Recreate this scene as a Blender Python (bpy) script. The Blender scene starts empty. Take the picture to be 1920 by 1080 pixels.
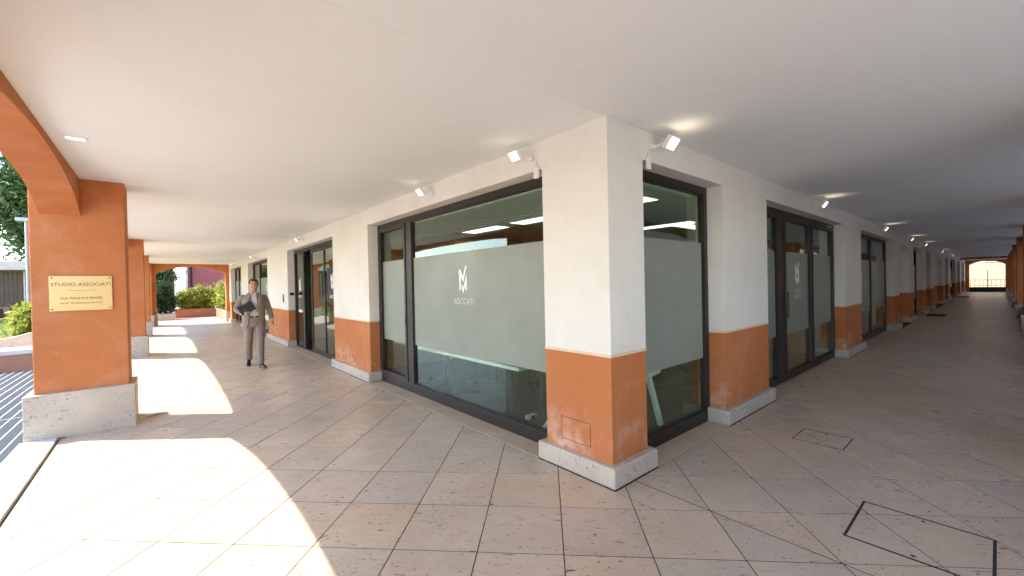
import bpy, bmesh, math, random
import numpy as np
from mathutils import Vector, Matrix

S = bpy.context.scene
COL = S.collection
R = math.radians

# ------------------------------------------------------------------ camera
CAM = Vector((-2.589, -1.905, 1.55))
YAW, PITCH, ROLL, FPX = R(40.36), R(-0.549), R(-1.207), 775.07
_f = Vector((math.sin(YAW)*math.cos(PITCH), math.cos(YAW)*math.cos(PITCH), math.sin(PITCH)))
_r = Vector((math.cos(YAW), -math.sin(YAW), 0)); _u = _r.cross(_f)
_r2 = math.cos(ROLL)*_r + math.sin(ROLL)*_u
_u2 = -math.sin(ROLL)*_r + math.cos(ROLL)*_u
cd = bpy.data.cameras.new('camera'); cam = bpy.data.objects.new('camera', cd); COL.objects.link(cam)
cd.sensor_width = 36; cd.lens = FPX/1920*36; cd.clip_start = 0.02; cd.clip_end = 1500
m3 = Matrix((_r2, _u2, -_f)).transposed()
cam.matrix_world = Matrix.Translation(CAM) @ m3.to_4x4()
S.camera = cam

# ------------------------------------------------------------------ sky, sun, exposure
SUN_TO = Vector((0.76, -0.65, 0)).normalized()          # where the light travels
ELEV = R(51.4)
w = bpy.data.worlds.new('World'); S.world = w; w.use_nodes = True
nt = w.node_tree; bg = nt.nodes['Background']
sky = nt.nodes.new('ShaderNodeTexSky'); sky.sky_type = 'NISHITA'; sky.sun_disc = False
sky.sun_elevation = ELEV; sky.sun_rotation = R(310.5); sky.air_density = 1.0; sky.dust_density = 0.6; sky.ozone_density = 1.0
nt.links.new(sky.outputs[0], bg.inputs[0]); bg.inputs[1].default_value = 0.15
sl = bpy.data.lights.new('sun', 'SUN'); sl.energy = 2.0; sl.angle = R(0.5); sl.color = (1.0, 0.935, 0.82)
so = bpy.data.objects.new('sun', sl); COL.objects.link(so)
so.rotation_euler = (SUN_TO*math.cos(ELEV) + Vector((0, 0, -math.sin(ELEV)))).to_track_quat('-Z', 'Y').to_euler()
so.location = (-20, 17, 30)
S.view_settings.view_transform = 'Standard'; S.view_settings.look = 'None'
S.view_settings.gamma = 1; S.view_settings.use_curve_mapping = False
S.view_settings.exposure = 2.52
S.cycles.use_denoising = True
S.cycles.use_adaptive_sampling = True; S.cycles.adaptive_threshold = .03
S.cycles.max_bounces = 9; S.cycles.diffuse_bounces = 5; S.cycles.glossy_bounces = 5
S.cycles.transmission_bounces = 8; S.cycles.transparent_max_bounces = 10
S.cycles.caustics_reflective = False; S.cycles.caustics_refractive = False
S.cycles.sample_clamp_indirect = 8

# ------------------------------------------------------------------ helpers
class MB:
    def __init__(s): s.v = []; s.f = []
    def add(s, vs, fs):
        o = len(s.v); s.v += [tuple(q) for q in vs]; s.f += [tuple(i+o for i in f) for f in fs]; return s
    def box(s, x0, x1, y0, y1, z0, z1):
        x0, x1 = min(x0, x1), max(x0, x1); y0, y1 = min(y0, y1), max(y0, y1); z0, z1 = min(z0, z1), max(z0, z1)
        return s.add([(x0,y0,z0),(x1,y0,z0),(x1,y1,z0),(x0,y1,z0),(x0,y0,z1),(x1,y0,z1),(x1,y1,z1),(x0,y1,z1)],
                     [(0,3,2,1),(4,5,6,7),(0,1,5,4),(1,2,6,5),(2,3,7,6),(3,0,4,7)])
    def prism(s, poly, fn0, fn1):
        """poly of 2d points; fn0/fn1 map a 2d point to the near and far 3d cap"""
        n = len(poly); a = [fn0(*q) for q in poly]; b = [fn1(*q) for q in poly]
        return s.add(a+b, [tuple(range(n))[::-1], tuple(range(n, 2*n))] + [(i, (i+1) % n, n+(i+1) % n, n+i) for i in range(n)])
    def tube(s, pts, rad, n=8, cap=True):
        pts = [Vector(q) for q in pts]; rings = []
        if not isinstance(rad, (list, tuple)): rad = [rad]*len(pts)
        ref = None
        for i, q in enumerate(pts):
            t = (pts[min(i+1, len(pts)-1)] - pts[max(i-1, 0)]).normalized()
            if ref is None or abs(ref.dot(t)) > .95: ref = Vector((1,0,0)) if abs(t.x) < .8 else Vector((0,1,0))
            a = (ref - t*ref.dot(t)).normalized(); b = t.cross(a); ref = a
            rr = rad[i]; ra, rb = rr if isinstance(rr, (list, tuple)) else (rr, rr)
            rings.append([q + a*math.cos(2*math.pi*k/n)*ra + b*math.sin(2*math.pi*k/n)*rb for k in range(n)])
        return s.loft(rings, cap)
    def loft(s, rings, cap=True, closed=True):
        n = len(rings[0]); o = len(s.v)
        for r in rings: s.v += [tuple(q) for q in r]
        m = n if closed else n-1
        for i in range(len(rings)-1):
            for k in range(m):
                s.f.append((o+i*n+k, o+i*n+(k+1) % n, o+(i+1)*n+(k+1) % n, o+(i+1)*n+k))
        if cap:
            s.f.append(tuple(o+k for k in range(n))[::-1]); e = o+(len(rings)-1)*n
            s.f.append(tuple(e+k for k in range(n)))
        return s
    def ball(s, c, rx, ry, rz, nu=12, nv=8):
        rings = []
        for i in range(1, nv):
            t = math.pi*i/nv
            rings.append([(c[0]+rx*math.sin(t)*math.cos(2*math.pi*k/nu), c[1]+ry*math.sin(t)*math.sin(2*math.pi*k/nu), c[2]-rz*math.cos(t)) for k in range(nu)])
        return s.loft(rings, True)
    def build(s, name, mat, parent=None, bevel=0, smooth=False, seg=2):
        me = bpy.data.meshes.new(name); me.from_pydata(s.v, [], s.f); me.update()
        bm = bmesh.new(); bm.from_mesh(me); bmesh.ops.recalc_face_normals(bm, faces=bm.faces); bm.to_mesh(me); bm.free()
        return mkobj(name, me, mat, parent, bevel, smooth, seg)

def mkobj(name, me, mat, parent=None, bevel=0, smooth=False, seg=2):
    if mat is not None and not me.materials: me.materials.append(mat)
    o = bpy.data.objects.new(name, me); COL.objects.link(o)
    if parent is not None: o.parent = parent
    if smooth:
        for q in me.polygons: q.use_smooth = True
    if bevel:
        b = o.modifiers.new('bevel', 'BEVEL'); b.width = bevel; b.segments = seg; b.limit_method = 'ANGLE'; b.angle_limit = R(40)
    return o
def tag(o, label, cat, group=None):
    o['label'] = label; o['category'] = cat
    if group: o['group'] = group
    return o
def struct(o): o['kind'] = 'structure'; return o
def stuff(o): o['kind'] = 'stuff'; return o
def empty(name, loc=(0,0,0), parent=None):
    o = bpy.data.objects.new(name, None); COL.objects.link(o); o.empty_display_size = .1
    o.location = loc
    if parent is not None: o.parent = parent
    return o
def box(name, mat, parent, x0, x1, y0, y1, z0, z1, bevel=0):
    return MB().box(x0, x1, y0, y1, z0, z1).build(name, mat, parent, bevel)
def text_mesh(txt, size, spacing=1.0, ext=0.0008):
    cu = bpy.data.curves.new('lettering', 'FONT'); cu.body = txt; cu.size = size; cu.align_x = 'CENTER'; cu.align_y = 'CENTER'
    cu.space_character = spacing; cu.extrude = ext; cu.resolution_u = 3
    ob = bpy.data.objects.new('lettering_tmp', cu); COL.objects.link(ob)
    dg = bpy.context.evaluated_depsgraph_get(); me = bpy.data.meshes.new_from_object(ob.evaluated_get(dg))
    bpy.data.objects.remove(ob); bpy.data.curves.remove(cu)
    me.name = 'lettering'; me.materials.clear(); return me

# ------------------------------------------------------------------ materials
class NT:
    def __init__(s, name):
        s.m = bpy.data.materials.new(name); s.m.use_nodes = True; s.t = s.m.node_tree
        s.b = s.t.nodes['Principled BSDF']; s.out = s.t.nodes['Material Output']
    def n(s, kind, **kw):
        q = s.t.nodes.new('ShaderNode'+kind)
        for k, v in kw.items(): setattr(q, k, v)
        return q
    def l(s, a, b): s.t.links.new(a, b)
    def val(s, x, sock):
        if isinstance(x, (int, float)): sock.default_value = x
        elif isinstance(x, tuple): sock.default_value = x if len(x) == 4 or sock.type == 'VECTOR' else (*x, 1)
        else: s.l(x, sock)
    def pos(s): return s.n('NewGeometry').outputs['Position']
    def scale(s, vec, xyz):
        q = s.n('VectorMath', operation='MULTIPLY'); s.l(vec, q.inputs[0]); q.inputs[1].default_value = xyz; return q.outputs[0]
    def addv(s, vec, other):
        q = s.n('VectorMath', operation='ADD'); s.l(vec, q.inputs[0]); s.val(other, q.inputs[1]); return q.outputs[0]
    def noise(s, vec, scale, detail=4, rough=.55, dist=0):
        q = s.n('TexNoise'); s.l(vec, q.inputs['Vector']); q.inputs['Scale'].default_value = scale
        q.inputs['Detail'].default_value = detail; q.inputs['Roughness'].default_value = rough; q.inputs['Distortion'].default_value = dist
        return q.outputs[0]
    def ramp(s, x, lo, hi, a=0.0, b=1.0):
        q = s.n('MapRange'); s.l(x, q.inputs[0]); q.inputs[1].default_value = lo; q.inputs[2].default_value = hi
        q.inputs[3].default_value = a; q.inputs[4].default_value = b; return q.outputs[0]
    def mix(s, fac, a, b, mode='MIX'):
        q = s.n('Mix', data_type='RGBA', blend_type=mode); s.val(fac, q.inputs[0]); s.val(a, q.inputs[6]); s.val(b, q.inputs[7]); return q.outputs[2]
    def math(s, op, a, b=0.0):
        q = s.n('Math', operation=op); s.val(a, q.inputs[0]); s.val(b, q.inputs[1]); return q.outputs[0]
    def bump(s, h, strength=.2, dist=.01):
        q = s.n('Bump'); s.l(h, q.inputs['Height']); q.inputs['Strength'].default_value = strength; q.inputs['Distance'].default_value = dist
        s.l(q.outputs[0], s.b.inputs['Normal'])
    def set(s, color=None, rough=None, metal=None, spec=None):
        if color is not None: s.val(color, s.b.inputs['Base Color'])
        if rough is not None: s.val(rough, s.b.inputs['Roughness'])
        if metal is not None: s.val(metal, s.b.inputs['Metallic'])
        if spec is not None: s.val(spec, s.b.inputs['Specular IOR Level'])
        return s

def simple(name, c, rough=.5, metal=0, var=.12, scale=8, bump=0.0, spec=.5):
    t = NT(name); p = t.pos(); n = t.noise(p, scale, 5)
    d = tuple(x*(1-var) for x in c); e = tuple(min(1, x*(1+var)) for x in c)
    t.set(t.mix(t.ramp(n, .3, .7), d, e), t.ramp(n, .3, .7, rough*.9, min(1, rough*1.1)), metal, spec)
    if bump: t.bump(t.noise(p, scale*8, 3), bump, .004)
    return t.m

def plaster(name, c1, c2, scuff=None, bump=.25, salts=False, marks=None):
    t = NT(name); p = t.pos()
    n1 = t.noise(p, 1.1, 6, .6); n2 = t.noise(p, 5.5, 5, .6); n3 = t.noise(p, 60, 3)
    c = t.mix(t.ramp(t.math('ADD', t.math('MULTIPLY', n1, .65), t.math('MULTIPLY', n2, .35)), .36, .64), c1, c2)
    c = t.mix(t.ramp(n3, .3, .7, 0, .10), c, tuple(x*.8 for x in c1))
    if scuff:
        st = t.noise(t.scale(p, (9, 9, 2.2)), 2.2, 5, .7, .4)
        c = t.mix(t.ramp(t.noise(p, 1.9, 6, .68, .5), .50, .70, 0, .30), c, scuff); c = t.mix(t.ramp(st, .62, .78, 0, .40), c, scuff)
        sp = t.noise(p, 26, 2, .5, 1.5)
        c = t.mix(t.ramp(sp, .73, .77, 0, .65), c, scuff)
        dk = t.noise(t.scale(p, (1, 1, .45)), 2.6, 5, .65)
        c = t.mix(t.ramp(dk, .55, .75, 0, .22), c, tuple(x*.66 for x in c1))
    if salts:                              # pale salt bloom creeping up from the plinths
        sx = t.n('SeparateXYZ'); t.l(p, sx.inputs[0])
        sn = t.noise(p, 7, 6, .7, .4); lim = t.math('MULTIPLY', t.ramp(sx.outputs[2], .14, .55, 1, 0), t.ramp(t.noise(p, 1.7, 3), .45, .60))
        c = t.mix(t.math('MULTIPLY', lim, t.ramp(sn, .42, .62, 0, .8)), c, (.70, .47, .36))
    if marks:                              # faint yellowed patches, hand scuffs and hairline cracks
        c = t.mix(t.ramp(t.noise(p, .8, 6, .7, .8), .54, .70, 0, marks), c, (.62, .50, .38))
        c = t.mix(t.ramp(t.noise(t.scale(p, (1, 1, .35)), 6, 6, .75, .6), .62, .74, 0, marks*.8), c, (.45, .38, .32))
        if marks < .2: t.set(c, .82, 0, .25); t.bump(t.math('ADD', t.noise(p, 90, 4), t.math('MULTIPLY', n2, 1.5)), bump, .003); return t.m
        cr = t.n('TexVoronoi', feature='DISTANCE_TO_EDGE'); cr.inputs['Scale'].default_value = .55
        t.l(t.addv(p, t.scale(t.n('TexNoise').outputs[1], (.6, .6, .6))), cr.inputs['Vector'])
        ck = t.math('MULTIPLY', t.ramp(cr.outputs['Distance'], .0, .0035, 1, 0), t.ramp(t.noise(p, .9, 2), .52, .60))
        c = t.mix(t.math('MULTIPLY', ck, .22), c, (.30, .26, .22))
    t.set(c, .82, 0, .25); t.bump(t.math('ADD', t.noise(p, 90, 4), t.math('MULTIPLY', n2, 1.5)), bump, .003); return t.m

def travertine(name, cols, pit=(.10,.08,.065), pit_amt=.75, rough=(.34, .52), rot=True, bump=.3, spec=.5, fine=1.0):
    t = NT(name); g = t.n('NewGeometry'); oi = t.n('ObjectInfo')
    rnd = t.math('FRACT', t.math('ADD', oi.outputs['Random'], g.outputs['Random Per Island']))
    off = t.n('CombineXYZ'); t.l(t.math('MULTIPLY', rnd, 37.0), off.inputs[0]); t.l(t.math('MULTIPLY', rnd, 91.0), off.inputs[1])
    p = t.addv(g.outputs['Position'], off.outputs[0])
    n1 = t.noise(p, 2.4, 6, .62); n2 = t.noise(p, 14, 4, .6)
    base = t.mix(t.ramp(rnd, 0, 1), cols[0], cols[1])
    r2 = t.math('FRACT', t.math('MULTIPLY', rnd, 7.31))
    base = t.mix(t.ramp(r2, .55, 1, 0, .8), base, cols[2])
    base = t.mix(t.ramp(n1, .3, .72), base, t.mix(1.0, base, (.80, .77, .74), 'MULTIPLY'))
    base = t.mix(t.ramp(n2, .35, .75, 0, .18), base, (.66, .56, .46))
    ro = t.n('VectorRotate', rotation_type='Z_AXIS'); t.l(p, ro.inputs[0]); ro.inputs['Angle'].default_value = R(45) if rot else 0
    ps = t.scale(ro.outputs[0], (9*fine, 24*fine, 16*fine))
    # elongated pits, clustered by a broad mask
    v = t.noise(ps, 2.2, 4, .62, .6); msk = t.ramp(t.noise(p, 3.2, 3), .40, .62)
    pm = t.math('MULTIPLY', t.ramp(v, .60, .66), msk)
    v2 = t.noise(t.scale(ro.outputs[0], (22*fine, 34*fine, 30*fine)), 2.6, 2, .5, .8)
    pm2 = t.math('MULTIPLY', t.ramp(v2, .655, .695), t.ramp(t.noise(p, 2.1, 2), .36, .56, .25, 1))
    pits = t.math('MAXIMUM', pm, pm2)
    col = t.mix(t.math('MULTIPLY', pits, pit_amt), base, pit)
    # broad grime
    gr = t.noise(g.outputs['Position'], .55, 5, .65)
    col = t.mix(t.ramp(gr, .52, .75, 0, .20), col, t.mix(1.0, col, (.62, .58, .55), 'MULTIPLY'))
    t.set(col, t.math('ADD', t.ramp(n1, .3, .7, rough[0], rough[1]), t.math('MULTIPLY', pits, .3)), 0, spec)
    t.bump(t.math('SUBTRACT', t.math('MULTIPLY', n2, .15), t.math('MULTIPLY', pits, .8)), bump, .003)
    return t.m

def emit(name, c, s):
    t = NT(name); t.set((.8,.8,.8), .4); t.b.inputs['Emission Color'].default_value = (*c, 1); t.b.inputs['Emission Strength'].default_value = s; return t.m

def glass(name, tint, ior=1.5):
    t = NT(name); t.t.nodes.remove(t.b)
    tr = t.n('BsdfTransparent'); tr.inputs[0].default_value = (*tint, 1)
    gl = t.n('BsdfGlossy'); gl.inputs['Roughness'].default_value = 0.0; gl.inputs[0].default_value = (.95, 1, .97, 1)
    lw = t.n('LayerWeight'); lw.inputs['Blend'].default_value = .5
    f0 = ((ior-1)/(ior+1))**2
    fr = t.math('ADD', t.math('MULTIPLY', t.math('POWER', lw.outputs['Facing'], 5.0), 1-f0), f0)
    p = t.pos(); bp = t.n('Bump'); t.l(t.noise(p, .9, 1), bp.inputs['Height']); bp.inputs['Strength'].default_value = .012; bp.inputs['Distance'].default_value = .05
    t.l(bp.outputs[0], gl.inputs['Normal'])
    mx = t.n('MixShader'); t.l(fr, mx.inputs[0]); t.l(tr.outputs[0], mx.inputs[1]); t.l(gl.outputs[0], mx.inputs[2])
    t.l(mx.outputs[0], t.out.inputs[0]); return t.m

def leafmat(name, c1, c2, c3):
    t = NT(name); g = t.n('NewGeometry'); r = g.outputs['Random Per Island']
    c = t.mix(r, c1, c2); c = t.mix(t.ramp(t.noise(g.outputs['Position'], 2.2, 3), .45, .65), c, c3)
    t.set(c, .5, 0, .35)
    tl = t.n('BsdfTranslucent'); t.l(c, tl.inputs[0])
    mx = t.n('MixShader'); mx.inputs[0].default_value = .35; t.l(t.b.outputs[0], mx.inputs[1]); t.l(tl.outputs[0], mx.inputs[2]); t.l(mx.outputs[0], t.out.inputs[0])
    return t.m

M = {}
M['white'] = plaster('white_plaster', (.80,.755,.67), (.73,.685,.60), None, .3, False, .30)
M['ceil'] = plaster('ceiling_paint', (.81,.82,.80), (.79,.798,.77), None, .12, False, .10)
M['orange'] = plaster('orange_plaster', (.53,.187,.064), (.47,.152,.050), (.66,.36,.21), .25, True)
M['trim'] = simple('cream_band', (.72,.55,.36), .7, 0, .08)
M['plinth'] = travertine('plinth_stone', [(.57,.485,.39), (.54,.465,.38), (.59,.495,.39)], (.10,.08,.06), .85, (.5,.65), False, .4, .3, .85)
M['tile'] = travertine('floor_stone', [(.62,.485,.355), (.53,.45,.36), (.65,.49,.335)], (.08,.055,.038), .85, (.25,.43), True, .3, .5, .72)
M['thresh'] = travertine('threshold_stone', [(.58,.44,.30), (.55,.43,.31), (.60,.45,.29)], (.28,.20,.13), .35, (.38,.5), False, .15)
M['slab'] = travertine('kerb_marble', [(.62,.61,.60), (.60,.59,.58), (.64,.62,.59)], (.3,.29,.28), .3, (.45,.6), False, .2)
M['joint'] = simple('joint_mortar', (.055,.046,.040), .9, 0, .2, 20)
M['frame'] = simple('bronze_metal', (.030,.022,.0195), .42, .3, .10, 3)
M['pane'] = glass('window_glass', (.86,.925,.85), 1.6)
M['film'] = None
def film():
    t = NT('frosted_film'); p = t.pos(); n = t.noise(p, 3, 3)
    t.set(t.mix(t.ramp(n, .3, .7), (.225,.245,.195), (.255,.275,.225)), t.ramp(t.noise(p, 1.3, 5, .6), .3, .7, .30, .48), 0, .55); return t.m
M['film'] = film()
M['decal'] = simple('white_vinyl', (.88,.86,.85), .5, 0, .02)
M['decal_soft'] = simple('pale_vinyl', (.62,.63,.58), .5, 0, .02)
M['white_metal'] = simple('white_enamel', (.78,.78,.76), .35, 0, .04)
M['warm_lens'] = emit('warm_lens', (1.0,.88,.70), .45)
M['down_lens'] = emit('downlight_lens', (1.0,.95,.86), .3)
M['panel_lens'] = emit('panel_lens', (.95,1.0,.97), .45)
M['black'] = simple('black_plastic', (.02,.02,.022), .45, 0, .1)
M['brass'] = None
def brass():
    t = NT('brushed_brass'); p = t.pos(); n = t.noise(t.scale(p, (3, 3, 160)), 3, 4)
    t.set(t.mix(t.ramp(n, .3, .7), (.58,.41,.17), (.66,.48,.22)), t.ramp(n, .3, .7, .32, .48), .75, .5); return t.m
M['brass'] = brass()
M['engrave'] = simple('engraved_paint', (.075,.042,.016), .6, 0, .1)
M['gap'] = simple('panel_gap', (.20,.075,.03), .9)
M['dark_panel'] = simple('blue_grey_panel', (.13,.15,.18), .6, 0, .1)
M['iron'] = simple('dark_iron', (.03,.029,.03), .6, .3, .2, 30)

# ================================================================== STRUCTURE
HC, HD, HB = 2.807, 0.994, 2.56        # ceiling, dado top, head of openings
XL0, XL1 = -3.73, -2.84                # left plinths
YR = -2.28                             # right plinth face
END_Y, END_X = 22.75, 52.0

# ---- outside ground
gm = MB()
gm.add([(-260,-260,-.14),(260,-260,-.14),(260,260,-.14),(-260,260,-.14)], [(0,1,2,3)])
def groundmat():
    t = NT('pale_paving'); p = t.pos(); n = t.noise(p, .8, 6); n2 = t.noise(p, 30, 4)
    c = t.mix(t.ramp(n, .3, .7), (.52,.50,.465), (.60,.575,.54)); c = t.mix(t.ramp(n2, .4, .7, 0, .3), c, (.42,.40,.375)); t.set(c, .8, 0, .3); return t.m
struct(gm.build('ground', groundmat()))

# ---- arcade floor
T = .5; U0, V0 = .18, .09; SQ = math.sqrt(2)
def clip(poly, a, b, c):                # keep a*x+b*y<=c
    out = []
    for i in range(len(poly)):
        p, q = poly[i], poly[(i+1) % len(poly)]; dp = a*p[0]+b*p[1]-c; dq = a*q[0]+b*q[1]-c
        if dp <= 0: out.append(p)
        if dp*dq < 0: k = dp/(dp-dq); out.append((p[0]+k*(q[0]-p[0]), p[1]+k*(q[1]-p[1])))
    return out
def area(po): return .5*abs(sum(po[i][0]*po[(i+1) % len(po)][1]-po[(i+1) % len(po)][0]*po[i][1] for i in range(len(po))))
def px_of(x, y, z=0):
    d = Vector((x, y, z))-CAM; zz = d.dot(_f)
    if zz < .05: return None
    return 960+FPX*d.dot(_r2)/zz, 540-FPX*d.dot(_u2)/zz
SPLIT = .19
REG = [(-3.44, SPLIT-.002, YR-.9, 31.0), (SPLIT+.002, END_X+1.2, YR-.9, -.065)]
rng = random.Random(5)
floor = MB().box(-3.44, -.0, YR-.9, 31.0, -.12, -.0020).box(0, END_X+1.2, YR-.9, .2, -.12, -.0020).build('floor', M['joint'])
struct(floor)
def inset(poly, d):
    """move every edge of a convex polygon inwards by d"""
    n = len(poly); sgn = 1 if sum(poly[i][0]*poly[(i+1) % n][1]-poly[(i+1) % n][0]*poly[i][1] for i in range(n)) > 0 else -1
    out = list(poly)
    for i in range(n):
        (x0, y0), (x1, y1) = poly[i], poly[(i+1) % n]; L = math.hypot(x1-x0, y1-y0)
        if L < 1e-6: continue
        nx, ny = sgn*(y1-y0)/L, -sgn*(x1-x0)/L
        out = clip(out, nx, ny, nx*x0+ny*y0-d)
        if len(out) < 3: return []
    return out
tiles = []; cells = []
for ri, (x0, x1, y0, y1) in enumerate(REG):
    us = [(x+y)/SQ for x in (x0, x1) for y in (y0, y1)]; vs = [(x-y)/SQ for x in (x0, x1) for y in (y0, y1)]
    for i in range(math.floor((min(us)-U0)/T), math.ceil((max(us)-U0)/T)):
        for j in range(math.floor((min(vs)-V0)/T), math.ceil((max(vs)-V0)/T)):
            q = [(U0+(i+a)*T, V0+(j+b)*T) for a, b in ((0,0),(1,0),(1,1),(0,1))]
            po = [((u+v)/SQ, (u-v)/SQ) for u, v in q]; full = True
            for a, b, c in ((-1,0,-x0),(1,0,x1),(0,-1,-y0),(0,1,y1)):
                n0 = clip(po, a, b, c)
                if n0 != po: full = False
                po = n0
                if len(po) < 3: break
            if len(po) < 3 or area(po) < .004: continue
            pieces = [po]
            if ri == 0 and max(p[0] for p in po) > -.065 and max(p[1] for p in po) > -.065:
                full = False          # cut round the building corner
                pieces = [clip(po, 1, 0, -.065), clip(clip(po, -1, 0, .065), 0, 1, -.065)]
            for po in pieces: cells.append((po, full))
for po, full in cells:
            if len(po) < 3 or area(po) < .004: continue
            po = inset(po, .0036)
            if len(po) < 3 or area(po) < .003: continue
            cx = sum(p[0] for p in po)/len(po); cy = sum(p[1] for p in po)/len(po)
            pp = [px_of(*p) for p in po]; show = 0
            if all(pp):
                xs = [min(max(p[0], 0), 1920) for p in pp]; ys = [min(max(p[1], 0), 1080) for p in pp]
                show = area(list(zip(xs, ys)))
                if cy > -.06 and cx > 0: show = 0
            tiles.append((show, po, full))
tiles.sort(key=lambda t: -t[0])
def tile_geo(mb, po, dz):
    ip = inset(po, .0007)
    if len(ip) != len(po): ip = po
    n = len(po); z = dz
    vs = [(x, y, z) for x, y in ip] + [(x, y, z-.0008) for x, y in po] + [(x, y, -.013) for x, y in po]
    fs = [tuple(range(n))] + [((k+1) % n, k, n+k, n+(k+1) % n) for k in range(n)] + [(n+(k+1) % n, n+k, 2*n+k, 2*n+(k+1) % n) for k in range(n)]
    mb.add(vs, fs)
rest = MB(); shared = None
for k, (show, po, full) in enumerate(tiles):
    dz = rng.uniform(-.0006, .0006)
    if k < 300 and show > 20:
        mb = MB()
        if full:
            cx = sum(p[0] for p in po)/4; cy = sum(p[1] for p in po)/4
            if shared is None:
                tile_geo(mb, [(p[0]-cx, p[1]-cy) for p in po], 0); o = mb.build('tile', M['tile'], floor); shared = o.data
            else: o = mkobj('tile', shared, M['tile'], floor)
            o.location = (cx, cy, dz); o.rotation_euler = (rng.gauss(0, .0007), rng.gauss(0, .0007), 0)
        else:
            tile_geo(mb, po, dz); mb.build('tile', M['tile'], floor)
    else: tile_geo(rest, po, dz)
stuff(rest.build('far_tiles', M['tile'], floor))

# ---- ceiling (one sheet with a joint from the building corner)
cm = MB().box(-3.243, 0.02, .0007, END_Y, HC, HC+.06).box(-3.243, END_X+.6, YR-.5, -.0007, HC, HC+.06)
ceiling = struct(cm.build('ceiling', M['ceil']))

# ---- facade building
bld = empty('office_building', (0, 0, 0)); tag(bld, 'white and orange plastered corner office building with dark framed shop windows', 'building')
def P(side, s, n, z): return (n, s, z) if side == 'L' else (s, n, z)
def bx(mb, side, s0, s1, n0, n1, z0, z1):
    return mb.box(n0, n1, s0, s1, z0, z1) if side == 'L' else mb.box(s0, s1, n0, n1, z0, z1)
OPEN_L = [(.70, 4.75), (6.56, 10.38), (13.1, 16.9), (18.7, 22.0)]
OPEN_R = [(.48, 2.01), (3.31, 7.42), (8.89, 13.2), (14.15, 16.3), (17.4, 19.9), (21.3, 22.95), (24.45, 29.05), (30.5, 32.5), (34.3, 39.3), (40.6, 44.5), (46.2, 50.2)]
NICHE = {3, 6}
WT = .30
wl = MB(); wr = MB()
bx(wl, 'L', 0, 23.2, 0, WT, HB, HC+.02); bx(wr, 'R', WT, END_X+.5, 0, WT, HB, HC+.02)
PIL_L = [(0, .70)] + [(OPEN_L[i][1], OPEN_L[i+1][0]) for i in range(3)] + [(22.0, 23.2)]
PIL_R = [(OPEN_R[i][1], OPEN_R[i+1][0]) for i in range(len(OPEN_R)-1)] + [(50.2, END_X+.5)]
wl.box(0, .48, 0, .70, HD, HB)
for a, b in PIL_L[1:]: bx(wl, 'L', a, b, 0, WT, HD, HB)
for a, b in PIL_R: bx(wr, 'R', a, b, 0, WT, HD, HB)
# arched heads of the two niches
for k in NICHE:
    a, b = OPEN_R[k]; c, hw, N = (a+b)/2, (b-a)/2, 14
    pts = [(c-hw*math.cos(math.pi*i/N), 2.12+.42*math.sin(math.pi*i/N)) for i in range(N+1)]
    for i in range(N):
        wr.prism([pts[i], pts[i+1], (pts[i+1][0], HB), (pts[i][0], HB)], lambda s, z: (s, .001, z), lambda s, z: (s, WT-.02, z))
wl.build('wall', M['white'], bld, .0015); wr.build('wall', M['white'], bld, .0015)
for k in NICHE:
    a, b = OPEN_R[k]
    box('niche_back', M['white'], bld, a, b, .2, .28, HD, HB); box('niche_back_dado', M['orange'], bld, a, b, .2, .28, 0, HD-.001)
def pillar_lower(side, a, b, name='pillar'):
    e = empty(name, P(side, (a+b)/2, .15, 0), bld); ox, oy = e.location.x, e.location.y
    def sh(mb): mb.v = [(x-ox, y-oy, z) for x, y, z in mb.v]; return mb
    n1 = WT
    if name == 'corner_pillar':
        sh(MB().box(0, .48, 0, .70, .14, HD-.022)).build('dado', M['orange'], e, .004)
        sh(MB().box(-.003, .483, -.003, .703, HD-.022, HD+.001)).build('dado_band', M['trim'], e)
        pm = MB().box(-.06, .54, -.06, .76, 0, .155)
    else:
        sh(bx(MB(), side, a, b, 0, n1, .14, HD-.022)).build('dado', M['orange'], e, .004)
        sh(bx(MB(), side, a-.003, b+.003, -.003, n1, HD-.022, HD+.001)).build('dado_band', M['trim'], e)
        pm = bx(MB(), side, a-.06, b+.06, -.06, .19, 0, .155)
    sh(pm).build('plinth', M['plinth'], e, .014, False, 3)
    return e
pillar_lower('L', 0, .70, 'corner_pillar')
for a, b in PIL_L[1:]: pillar_lower('L', a, b)
for a, b in PIL_R: pillar_lower('R', a, b)
# flush access panel on the corner pillar
ap = MB().box(-.0035, .01, .215, .515, .235, .415); ap.build('access_panel', M['orange'], bld, .002)
MB().box(-.0012, .01, .209, .521, .229, .421).build('access_panel_gap', M['gap'], bld)
# thresholds
for side, ops in (('L', OPEN_L), ('R', OPEN_R)):
    for k, (a, b) in enumerate(ops):
        if side == 'R' and k in NICHE: continue
        n = max(1, round((b-a)/1.7)); st = (b-a-.12)/n
        for i in range(n):
            bx(MB(), side, a+.062+i*st+.0012, a+.062+(i+1)*st-.0012, -.062, .20, -.02, .006 if k else .004).build('threshold_slab', M['thresh'], bld, .0015)

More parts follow.
